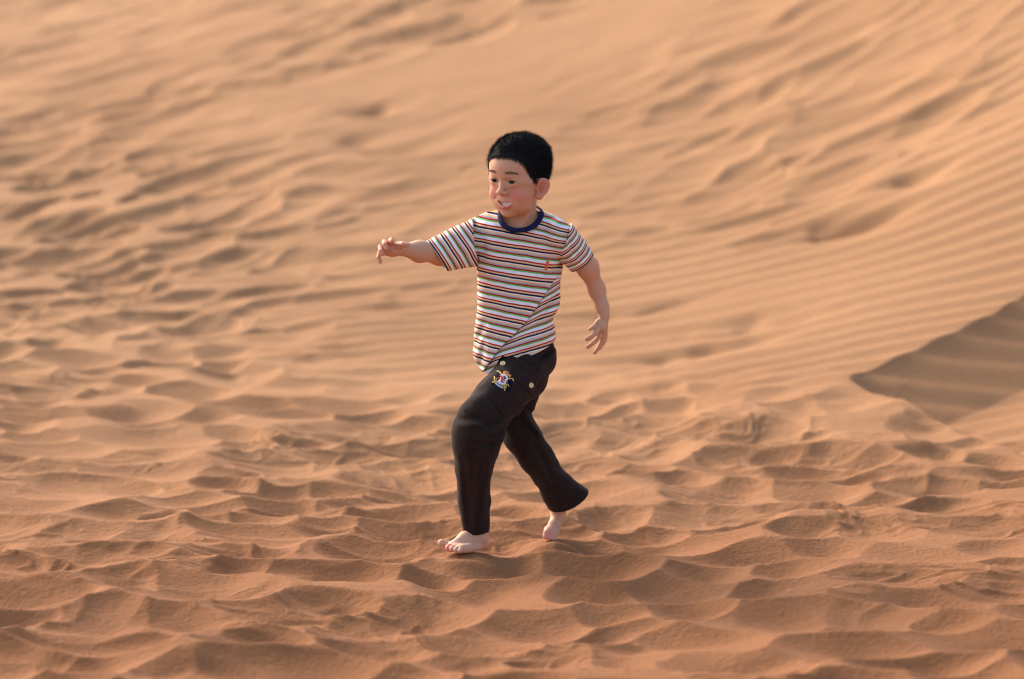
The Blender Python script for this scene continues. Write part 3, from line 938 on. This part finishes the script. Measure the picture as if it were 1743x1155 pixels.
def torso_raw(p):
    x, y, z = p[:, 0], p[:, 1], p[:, 2]
    L = np.interp(z, TORSO[:, 0], TORSO[:, 1]); Rr = np.interp(z, TORSO[:, 0], TORSO[:, 2])
    cx = (L + Rr) / 2; a = (Rr - L) / 2
    b = np.interp(z, [XZ(0, 630)[1], XZ(0, 560)[1], XZ(0, 470)[1], XZ(0, 400)[1], XZ(0, 360)[1]], [.082, .074, .066, .064, .050])
    cy = np.interp(z, [XZ(0, 630)[1], XZ(0, 360)[1]], [.118, .128])
    u = np.abs((x - cx) / a); v = np.abs((y - cy - .10 * (x - cx)) / b)
    q = (u ** 2.25 + v ** 2.25 + 1e-9) ** (1 / 2.25)
    d = (q - 1) * np.minimum(a, b) * .92
    ztop = np.interp(x, SH_X, SH_Z) - 1.2 * np.maximum(np.abs(y - cy) - .012, 0) ** 1.0 * .45
    d = smax(d, (z - ztop) * .85, .022)
    return d
def torso_outer(p):
    d = torso_raw(p)
    x, y, z = p[:, 0], p[:, 1], p[:, 2]
    fr = sst(.13, .09, y)
    fr = np.clip((.15 - y) / .03, 0, 1)
    t, s = fold_terms(x, z)
    on = sst(-.10, .06, t) * (1 - sst(.86, 1.0, t)) * fr
    d = d + on * np.where(s > 0, .0060 * np.exp(-np.maximum(s, 0) / .022), -.0035 * np.exp(np.minimum(s, 0) / .016))
    # smaller drapes
    def crease(d, p0, p1, amp, w, skew=0):
        dd, t2, s2 = seg2(x, z, XZ(*p0), XZ(*p1))
        e = np.clip(1 - np.abs(t2 - .5) * 2, 0, 1) ** .6 * ((t2 > 0) & (t2 < 1))
        return d + fr * e * amp * 1.5 * np.exp(-(s2 / w) ** 2)
    d = crease(d, (905, 556), (957, 492), .0045, .006)
    d = crease(d, (918, 560), (962, 515), -.004, .008)
    d = crease(d, (893, 566), (945, 540), .003, .006)
    d = crease(d, (858, 600), (944, 566), -.004, .010)
    d = crease(d, (870, 612), (935, 585), .003, .007)
    d = crease(d, (815, 640), (826, 570), .004, .007)
    d = crease(d, (806, 600), (830, 540), .003, .008)
    d = crease(d, (812, 470), (850, 500), .0025, .008)
    d = crease(d, (820, 460), (828, 385), .003, .007)
    d = crease(d, (840, 560), (905, 480), .0022, .010)
    d = crease(d, (850, 470), (930, 455), .0018, .012)
    d = crease(d, (940, 470), (962, 440), .004, .006)
    d = crease(d, (832, 366), (858, 392), .0022, .006)
    d = crease(d, (920, 395), (962, 400), .002, .008)
    d = d + .0028 * noise3(p * V(1, 1, .8), 20, 11) + .0008 * noise3(p, 60, 12)
    d = smin(d, trunk(p) - .004, .01)
    d = smin(d, cone(p, P(822, 403, .135), P(799, 412, .11), .040, .0375), .008)
    d = smin(d, cone(p, P(948, 401, .100), P(963, 414, .101), .0375, .0335), .008)
    return d
def neck_hole(p):
    q = p - NECK_C
    M = frame((1, 0, .06), (0, 1, .50))
    e = q @ M
    return (np.sqrt((e[:, 0] / .0465) ** 2 + (e[:, 1] / .0590) ** 2) - 1) * .045, e[:, 2]
def shirt_sdf(p):
    o = torso_outer(p)
    d = smax(o, -(o + .0038), .0008)
    x, z = p[:, 0], p[:, 2]
    zh = np.interp(x, HEM_X, HEM_Z)
    d = smax(d, (zh - z) * .75, .0015)
    nh, up = neck_hole(p)
    d = smax(d, -np.maximum(nh, -up - .010), .001)
    return d
CL, CR = P(724, 405, .0), P(760, 458, .0)
def sleeve_far_outer(p):
    S, E = P(822, 409, .135), P(738, 432, .012)
    ax = (E - S); L = np.linalg.norm(ax); u = ax / L
    t = (p - S) @ u / L
    up = frame(u, (0.1, 0, 1))
    q = p - S
    h = q @ up[:, 1]; dpt = q @ up[:, 2]
    tc = np.clip(t, -.1, 1.2)
    a = .060 + (.0405 - .060) * tc; b = .046 + (.036 - .046) * tc
    sag = -.004 * tc
    r = np.sqrt(((h - sag) / a) ** 2 + (dpt / b) ** 2)
    d = (r - 1) * np.minimum(a, b)
    d = smax(d, (-t - .02) * L, .01)
    for (k0, w, amp) in ((-.020, .008, .0030), (.006, .010, -.002), (.024, .008, .0022)):
        d = d + amp * np.exp(-((h - k0 - .02 * (t - .5)) / w) ** 2) * (dpt > -1) * sst(1.15, .3, t)
    return d + .0012 * noise3(p, 26, 13)
CUFF_F_N = frame(CR - CL, (0, 0, 1))
def cuff_far(p):
    n = V(-.83, -.12, -.56); n /= np.linalg.norm(n)
    return (p - (CL + CR) / 2) @ n
def sleeve_far(p):
    o = sleeve_far_outer(p)
    o = smin(o, chain(p, ARM_FAR, ARM_FAR_R, .01) - .003, .004)
    d = smax(o, -(o + .0034), .0008)
    sn = V(.99, -.1, .13); sn /= np.linalg.norm(sn)
    d = smax(d, (p - P(811, 410, .1)) @ sn, .001)
    return smax(d, cuff_far(p), .001)
def sleeve_near_outer(p):
    S, E = P(955, 404, .097), P(994, 449, .125)
    ax = (E - S); L = np.linalg.norm(ax); u = ax / L
    q = p - S; t = q @ u / L
    up = frame(u, (.78, 0, .62)); h = q @ up[:, 1]; dpt = q @ up[:, 2]
    tc = np.clip(t, -.2, 1.3)
    a = .0405 + (.0335 - .0405) * tc; b = .044 + (.034 - .044) * tc
    d = (np.sqrt((h / a) ** 2 + (dpt / b) ** 2) - 1) * np.minimum(a, b)
    d = smax(d, (-t - .25) * L, .02)
    for (k0, w, amp) in ((-.018, .006, .0035), (.002, .007, -.002), (.014, .006, .003)):
        d = d + amp * np.exp(-((h - k0 + .012 * np.sin(t * 4)) / w) ** 2) * sst(1.2, .2, t)
    return d + .0012 * noise3(p, 26, 14)
def cuff_near(p):
    n = V(.63, .10, -.77); n /= np.linalg.norm(n)
    c = (P(1011, 431, .12) + P(972, 462, .12)) / 2
    w = (p - c)
    tdir = V(.77, 0, .63)
    bow = .45 * ((w @ tdir) / .032) ** 2 * .006
    return w @ n - .004 + bow
def sleeve_near(p):
    o = sleeve_near_outer(p)
    o = smin(o, chain(p, ARM_NEAR, ARM_NEAR_R, .01) - .003, .004)
    d = smax(o, -(o + .0034), .0008)
    sn = V(.94, .05, -.33); sn /= np.linalg.norm(sn)
    d = smax(d, -((p - P(958, 418, .1)) @ sn), .001)
    return smax(d, cuff_near(p), .001)

PERIOD = .0342
def stripe_torso(v):
    x, z = v[:, 0], v[:, 2]
    s = z + .165 * x + .00012 / .001 * 0
    s = s + .20 * sst(XZ(0, 440)[1], XZ(0, 380)[1], z) * softplus(x - XZ(905, 0)[0], .02)
    s = s + .05 * sst(XZ(0, 480)[1], XZ(0, 600)[1], z) * x * 1.0
    t, sd_ = fold_terms(x, z)
    m_ = (sd_ > 0) & (t < .93) & (v[:, 1] < .15)
    s2 = z - .22 * (x - XZ(880, 0)[0]) + .010 * np.exp(-np.maximum(sd_, 0) / .012) + .006
    s = np.where(m_, s2, s)
    s = s + .0011 * noise3(v, 30, 21) + .0005 * noise3(v, 90, 22)
    return s / PERIOD + 20.0 + STRIPE_PHASE
STRIPE_PHASE = 0.0
STRIPE_PHASE = .06 - float(stripe_torso(np.array([P(816, 434, .09)]))[0])
STRIPE_PHASE -= math.floor(STRIPE_PHASE)
def stripe_far(v):
    return (-cuff_far(v) + .0015 * noise3(v, 30, 23)) / .0320 + 20.95
def stripe_near(v):
    return (-cuff_near(v) * .98 + .0022 * np.sin(((v - P(985, 430, .1)) @ V(.6, 0, -.8)) * 0) + .0016 * noise3(v, 40, 24)) / .0255 + 20.93
def shirt_material():
    m = NT("striped_jersey")
    a = m.n('ShaderNodeAttribute', attribute_name='stripe')
    tc = m.n('ShaderNodeTexCoord').outputs['Object']
    nz = m.n('ShaderNodeMath', operation='MULTIPLY_ADD'); m.l(m.noise(700, 2, .6, tc), nz.inputs[0]); nz.inputs[1].default_value = .03; m.l(a.outputs['Fac'], nz.inputs[2])
    f = m.n('ShaderNodeMath', operation='FRACT'); m.l(nz.outputs[0], f.inputs[0])
    W_, NV, OR_, RD, GN, GY_ = (.88, .86, .90), (.007, .007, .028), (.86, .54, .28), (.44, .005, .014), (.11, .50, .09), (.42, .43, .48)
    stops = [(0, NV), (.12, OR_), (.22, RD), (.32, W_), (.53, GN), (.62, RD), (.72, GY_), (.82, OR_), (.94, W_)]
    c = m.ramp(f.outputs[0], stops, 'CONSTANT')
    c = m.mix(m.ramp(m.noise(500, 3, .7, tc), [(.45, 0), (.85, .12)]), c, (.5, .46, .45))
    m.l(c, m.b.inputs['Base Color']); m.s('Roughness', .95); m.s('Specular IOR Level', .1); m.s('Sheen Weight', .06)
    m.l(m.bump(m.noise(650, 3, .7, tc), .0010, .6), m.b.inputs['Normal'])
    return m.m
SHIRT_M = shirt_material()
def garment(name, fn, stripe, lo, hi, parent, h=.0015):
    v, f = surface(fn, lo, hi, h)
    o = mesh_obj(name, v, f, SHIRT_M, parent)
    set_float(o, 'stripe', stripe(v))
    print(name, len(v))
    return o
def box(pts, m=.01):
    a = np.array(pts); return a.min(0) - m, a.max(0) + m
lo, hi = box([P(795, 640, .02), P(985, 350, .02), P(795, 640, .23), P(985, 350, .23)])
shirt = garment('shirt', shirt_sdf, stripe_torso, lo, hi, person)
lo, hi = box([P(715, 395, -.06), P(850, 470, .20), P(715, 470, -.06), P(850, 350, .20)])
garment('sleeve', sleeve_far, stripe_far, lo, hi, shirt)
lo, hi = box([P(930, 350, .04), P(1025, 480, .19), P(930, 480, .04), P(1025, 350, .19)])
garment('sleeve', sleeve_near, stripe_near, lo, hi, shirt)

# ribbed navy collar
NAVY = simple('navy_rib', (.014, .015, .050), .9, .1)
cc = [(850.5, 366, .092), (853.5, 377, .071), (861, 385.5, .058), (872, 390.5, .050), (885, 391.5, .047), (899, 389, .051), (911, 381.5, .061), (919.5, 371, .080), (922.5, 361, .106), (916, 353, .138), (900, 347, .160), (880, 346, .162), (862, 349, .148), (852.5, 356, .120)]
cp = np.array([P(*c) for c in cc])
def closed_spline(pts, n):
    out = []
    m_ = len(pts)
    for i in range(m_):
        p0, p1, p2, p3 = pts[i - 1], pts[i], pts[(i + 1) % m_], pts[(i + 2) % m_]
        for k_ in range(n):
            t = k_ / n
            out.append(.5 * ((2 * p1) + (-p0 + p2) * t + (2 * p0 - 5 * p1 + 4 * p2 - p3) * t * t + (-p0 + 3 * p1 - 3 * p2 + p3) * t ** 3))
    return np.array(out)
cs = closed_spline(cp, 6); cen = cs.mean(0) + V(0, 0, .06)
vv, ff = [], []; n_ = len(cs)
for i in range(n_):
    tn = cs[(i + 1) % n_] - cs[i - 1]; tn /= np.linalg.norm(tn)
    rd = cs[i] - cen; rd -= tn * (rd @ tn); rd /= np.linalg.norm(rd); bn = np.cross(tn, rd)
    for j in range(10):
        a = 2 * math.pi * j / 10
        vv.append(cs[i] + rd * math.cos(a) * .0064 + bn * math.sin(a) * .0028)
for i in range(n_):
    for j in range(10): ff.append((i * 10 + j, i * 10 + (j + 1) % 10, ((i + 1) % n_) * 10 + (j + 1) % 10, ((i + 1) % n_) * 10 + j))
mesh_obj('collar', vv, ff, NAVY, shirt)

# flat pieces laid on cloth
def patch(name, fn, quad, nu, nv, lift, mat, parent, thick=.003, stripe=None, round_=0.0):
    """Curved slab over the four photograph corners (A B C D), following the cloth fn."""
    A, B_, C_, D_ = [np.array(c, float) for c in quad]
    U, Vv = np.meshgrid(np.linspace(0, 1, nu), np.linspace(0, 1, nv))
    U = U.ravel(); Vv = Vv.ravel()
    pp = (A[None] * ((1 - U) * (1 - Vv))[:, None] + B_[None] * (U * (1 - Vv))[:, None] + C_[None] * (U * Vv)[:, None] + D_[None] * ((1 - U) * Vv)[:, None])
    hit = march(fn, pp[:, 0], pp[:, 1])
    nr = grad_n(fn, hit, .006)
    edge = np.minimum(np.minimum(U, 1 - U), np.minimum(Vv, 1 - Vv))
    top = hit + nr * (lift * (.55 + .45 * sst(0, .12, edge)))[:, None]
    bot = hit - nr * thick
    fq = []
    for j in range(nv - 1):
        for i in range(nu - 1):
            a = j * nu + i; fq.append((a, a + 1, a + nu + 1, a + nu))
    rim = [i for i in range(nu)] + [j * nu + nu - 1 for j in range(1, nv)] + [(nv - 1) * nu + i for i in range(nu - 2, -1, -1)] + [j * nu for j in range(nv - 2, 0, -1)]
    N = nu * nv
    fq = [tuple(reversed(q_)) for q_ in fq]
    for i in range(len(rim)):
        a, b = rim[i], rim[(i + 1) % len(rim)]; fq.append((a, b, b + N, a + N))
    o = mesh_obj(name, np.concatenate([top, bot]), fq, mat, parent)
    if stripe is not None:
        s_ = stripe(np.concatenate([hit, hit])); set_float(o, 'stripe', s_)
    return o
patch('pocket', torso_outer, [(878, 431), (931, 442), (928, 487), (873, 476)], 30, 28, .0016, SHIRT_M, shirt, .002, stripe_torso)
ORANGE = simple('orange_tag', (.85, .12, .02), .7, .2)
patch('pocket_tag', torso_outer, [(930, 443.5), (934.5, 444.5), (930.5, 459.5), (926.3, 458.5)], 4, 7, .0030, ORANGE, shirt, .001)

# ---- trousers
LN = [P(902, 606, .13), P(888, 636, .09), P(852, 676, .01), P(818, 716, -.045), P(812.5, 738, -.055), P(811.5, 762, -.05), P(808.5, 795, -.035), P(811, 850, -.01), P(812, 915, .004)]
LNR = [.056, .061, .054, .0515, .0555, .0520, .0445, .0375, .0300]
LF = [P(893, 645, .18), P(874, 695, .17), P(886, 738, .158), P(912, 778, .165), P(934, 809, .18), P(950, 833, .195), P(976, 862, .215)]
LFR = [.047, .042, .0405, .0378, .0380, .0425, .0560]
def hem_near(p):
    n = V(.02, 0, -1.); return (p - P(812, 906, 0)) @ n + .0016 * np.sin(p[:, 0] * 90)
def hem_far(p):
    n = V(.46, .25, -.89); n /= np.linalg.norm(n)
    c = (P(940, 867, .2) + P(1006, 836, .2)) / 2
    w = (p - c); tq = (w @ V(.89, 0, .46)) / .045
    return w @ n + .004 * tq * tq - .002
def legs_outer(p):
    d = chain(p, LF, LFR, .012)
    e = chain(p, LN, LNR, .012)
    pel = ell(p, P(896, 612, .13), (.068, .066, .052))
    pel = smin(pel, ell(p, P(884, 600, .13), (.078, .066, .04)), .02)
    pel = smin(pel, ell(p, P(910, 613, .15), (.049, .058, .043)), .02)
    d = smin(smin(d, pel, .03), e, .010)
    d = smin(d, smin(chain(p, LEG_FAR, [.032, .028, .024, .0155], .01), chain(p, LEG_NEAR, [.043, .038, .021], .01), .01) - .0035, .006)
    d = smin(d, smax(trunk(p) - .006, p[:, 2] - P(0, 592, .1)[2], .01), .01)
    return d
def trouser_outer(p):
    d = legs_outer(p)
    x, y, z = p[:, 0], p[:, 1], p[:, 2]
    def crease(d, p0, p1, amp, w, front=.5):
        dd, t2, s2 = seg2(x, z, XZ(*p0, .0), XZ(*p1, .0))
        e = np.clip(1 - np.abs(t2 - .5) * 2, 0, 1) ** .5 * ((t2 > 0) & (t2 < 1))
        return d + 1.9 * e * amp * (np.exp(-(s2 / w) ** 2) - .6 * np.exp(-((s2 - 1.7 * w) / w) ** 2))
    for a, b, am, w in [((818, 722), (858, 700), .004, .007), ((822, 735), (860, 724), .004, .006), ((775, 705), (830, 700), .003, .008), ((808, 760), (858, 730), .0035, .008),
                        ((790, 760), (800, 900), .0025, .008), ((822, 700), (812, 900), -.003, .010), ((845, 760), (826, 900), .003, .008), ((792, 690), (836, 716), .003, .006),
                        ((866, 720), (900, 800), .004, .009), ((880, 700), (925, 760), -.003, .008), ((905, 760), (950, 850), .004, .009), ((925, 800), (985, 830), .003, .010), ((893, 705), (935, 760), .005, .007),
                        ((800, 742), (850, 748), .0025, .006), ((915, 836), (960, 846), -.003, .010), ((860, 650), (940, 606), .003, .010), ((905, 630), (944, 600), .004, .006), ((912, 612), (940, 600), -.003, .005)]:
        d = crease(d, a, b, am, w)
    d = d + .0050 * noise3(p * V(1.6, 1.2, .7), 14, 31) + .0020 * noise3(p * V(1, 1, .8), 34, 32)
    return d
def trouser_sdf(p):
    d = trouser_outer(p)
    d = smax(d, np.where(p[:, 0] < P(875, 0, 0)[0], hem_near(p), -1), .001)
    d = smax(d, np.where(p[:, 2] < P(0, 780, .1)[2], np.where(p[:, 0] > P(868, 0, 0)[0], hem_far(p), -1), -1), .001)
    # the open leg ends
    inn = chain(p, LN[-2:], [r_ - .008 for r_ in LNR[-2:]])
    inn2 = chain(p, LF[-2:], [r_ - .005 for r_ in LFR[-2:]])
    d = smax(d, -np.maximum(inn, p[:, 2] - P(0, 888, 0)[2]), .001)
    d = smax(d, -np.maximum(inn2, -(hem_far(p) + .035)), .001)
    return d
def cloth_material():
    m = NT("dark_twill")
    tc = m.n('ShaderNodeTexCoord').outputs['Object']
    c = m.mix(m.noise(9, 4, .6, tc), (.012, .0062, .0052), (.027, .0145, .0115))
    c = m.mix(m.ramp(m.noise(420, 3, .7, tc), [(.45, 0), (.85, .5)]), c, (.075, .045, .034))
    m.l(c, m.b.inputs['Base Color']); m.s('Roughness', .9); m.s('Specular IOR Level', .12); m.s('Sheen Weight', .04)
    m.l(m.bump(m.noise(500, 3, .7, tc), .0008, .6, m.bump(m.noise(45, 4, .6, tc), .004, .5)), m.b.inputs['Normal'])
    return m.m
TWILL = cloth_material()
lo, hi = box([P(760, 915, -.12), P(1015, 575, -.12), P(760, 915, .28), P(1015, 575, .28)])
v_, f_ = surface(trouser_sdf, lo, hi, .0020)
print('trousers', len(v_))
trousers = mesh_obj('trousers', v_, f_, TWILL, person)
patch('cargo_pocket', trouser_outer, [(818, 657), (847, 622), (903, 664), (857, 708)], 26, 26, .0040, TWILL, trousers)
patch('pocket_flap', trouser_outer, [(843, 627.5), (867, 601), (921, 640), (902.5, 670.5)], 26, 16, .0075, TWILL, trousers, .001)
def tr_lift(off):
    return lambda p: trouser_outer(p) - off
BADGE_N = simple('badge_ground', (.006, .008, .020), .9, .1)
badge = patch('badge', trouser_outer, [(845.5, 632), (879.5, 646), (864, 670), (834.5, 655)], 14, 12, .0056, BADGE_N, trousers, .001)
def K(x, y): return (820 + x / 12.83, 600 + y / 12.83)
def thread(name, pts, w, mat, lift):
    """Raised embroidered stroke through crop points, w wide (crop px)."""
    pts = [np.array(K(*p_)) for p_ in pts]; w = w / 12.83
    L = []; Rr = []
    # resample
    dense = []
    for i in range(len(pts) - 1):
        for k_ in range(4): dense.append(pts[i] + (pts[i + 1] - pts[i]) * k_ / 4)
    dense.append(pts[-1])
    rows = []
    for i, c in enumerate(dense):
        t_ = dense[min(i + 1, len(dense) - 1)] - dense[max(i - 1, 0)]; t_ = t_ / np.linalg.norm(t_); n2 = np.array([-t_[1], t_[0]])
        rows.append([c - n2 * w / 2, c - n2 * w / 4, c + n2 * w / 4, c + n2 * w / 2])
    rows = np.array(rows); sh = rows.shape
    hit = march(trouser_outer, rows[..., 0], rows[..., 1]); nr = grad_n(trouser_outer, hit, .006)
    hgt = np.tile(np.array([.0, 1, 1, .0]), sh[0]) * .0009 + lift
    vv_ = hit + nr * hgt[:, None]
    fq = [(i * 4 + j, i * 4 + j + 1, i * 4 + j + 5, i * 4 + j + 4) for i in range(sh[0] - 1) for j in range(3)]
    return mesh_obj(name, vv_, fq, mat, badge_root)
badge_root = trousers
GOLD_T = simple('gold_thread', (.62, .40, .07), .6, .4); WHITE_T = simple('white_thread', (.72, .72, .78), .7, .3)
RED_T = simple('red_thread', (.60, .035, .02), .7, .3); LILAC_T = simple('grey_thread', (.42, .42, .58), .7, .3); ORNG_T = simple('orange_thread', (.75, .33, .08), .7, .3)
strokes = [
 ('embroidered_club', [(338, 452), (390, 458), (425, 505), (470, 600), (486, 700), (492, 852)], 26, GOLD_T, .0060),
 ('embroidered_club', [(686, 664), (655, 602), (575, 600), (440, 640), (330, 665), (242, 682)], 26, GOLD_T, .0061),
 ('embroidered_crown', [(470, 475), (520, 500), (575, 528), (610, 556)], 62, ORNG_T, .0063),
 ('embroidered_crown', [(505, 452), (560, 470), (600, 500)], 30, ORNG_T, .0064),
 ('embroidered_ruby', [(515, 490), (535, 500)], 26, RED_T, .0072),
 ('embroidered_ruby', [(560, 500), (578, 512)], 26, RED_T, .0072),
 ('embroidered_letter', [(455, 528), (430, 590), (400, 650), (362, 668)], 46, WHITE_T, .0064),
 ('embroidered_letter', [(450, 525), (505, 545), (540, 585), (530, 630), (480, 650), (430, 625)], 38, WHITE_T, .0065),
 ('embroidered_letter', [(480, 645), (505, 672), (490, 708), (440, 706), (365, 672)], 40, WHITE_T, .0065),
 ('embroidered_ribbon', [(398, 545), (438, 590), (430, 640), (442, 690)], 34, RED_T, .0074),
 ('embroidered_ribbon', [(440, 600), (465, 630), (490, 655)], 24, RED_T, .0074),
 ('embroidered_ribbon', [(355, 590), (385, 612)], 30, RED_T, .0070),
 ('embroidered_ribbon', [(520, 660), (545, 685)], 32, RED_T, .0070),
 ('embroidered_banner', [(305, 688), (345, 735), (400, 768), (465, 792)], 40, LILAC_T, .0066),
 ('embroidered_banner_edge', [(325, 665), (370, 708), (420, 735), (475, 752)], 16, GOLD_T, .0070),
 ('embroidered_leaf', [(290, 565), (300, 605), (285, 640), (325, 655)], 26, GOLD_T, .0064),
 ('embroidered_leaf', [(320, 600), (340, 625)], 20, GOLD_T, .0064),
 ('embroidered_leaf', [(520, 715), (520, 760), (515, 800)], 24, GOLD_T, .0064),
 ('embroidered_leaf', [(535, 712), (565, 735), (580, 765)], 22, GOLD_T, .0064),
]
for st in strokes: thread(*st)
# brass buttons
BRASS = simple('brass_button', (.72, .58, .28), .35, .5, **{'Metallic': .35})
for (bx, by, lift) in [(857, 622.6, .0110), (900.3, 655.3, .0095)]:
    c = march(trouser_outer, [bx], [by]); nr = grad_n(trouser_outer, c, .006)[0]
    nr = nr * .6 + V(0, -1, .1) * .4; nr /= np.linalg.norm(nr)
    M = frame(nr, (0, 0, 1)); c = c[0] + nr * lift
    prof = [(.0062, -.003), (.0064, .0002), (.0058, .0014), (.0049, .0014), (.0042, .0006), (.0018, .0006), (.0011, .0012), (.0001, .0012)]
    vv, ff = [], []
    for (r_, h_) in prof:
        for j in range(20):
            a = 2 * math.pi * j / 20
            vv.append(c + M[:, 0] * h_ + (M[:, 1] * math.cos(a) + M[:, 2] * math.sin(a)) * r_)
    for i in range(len(prof) - 1):
        for j in range(20): ff.append((i * 20 + j, i * 20 + (j + 1) % 20, (i + 1) * 20 + (j + 1) % 20, (i + 1) * 20 + j))
    mesh_obj('button', vv, ff, BRASS, trousers)
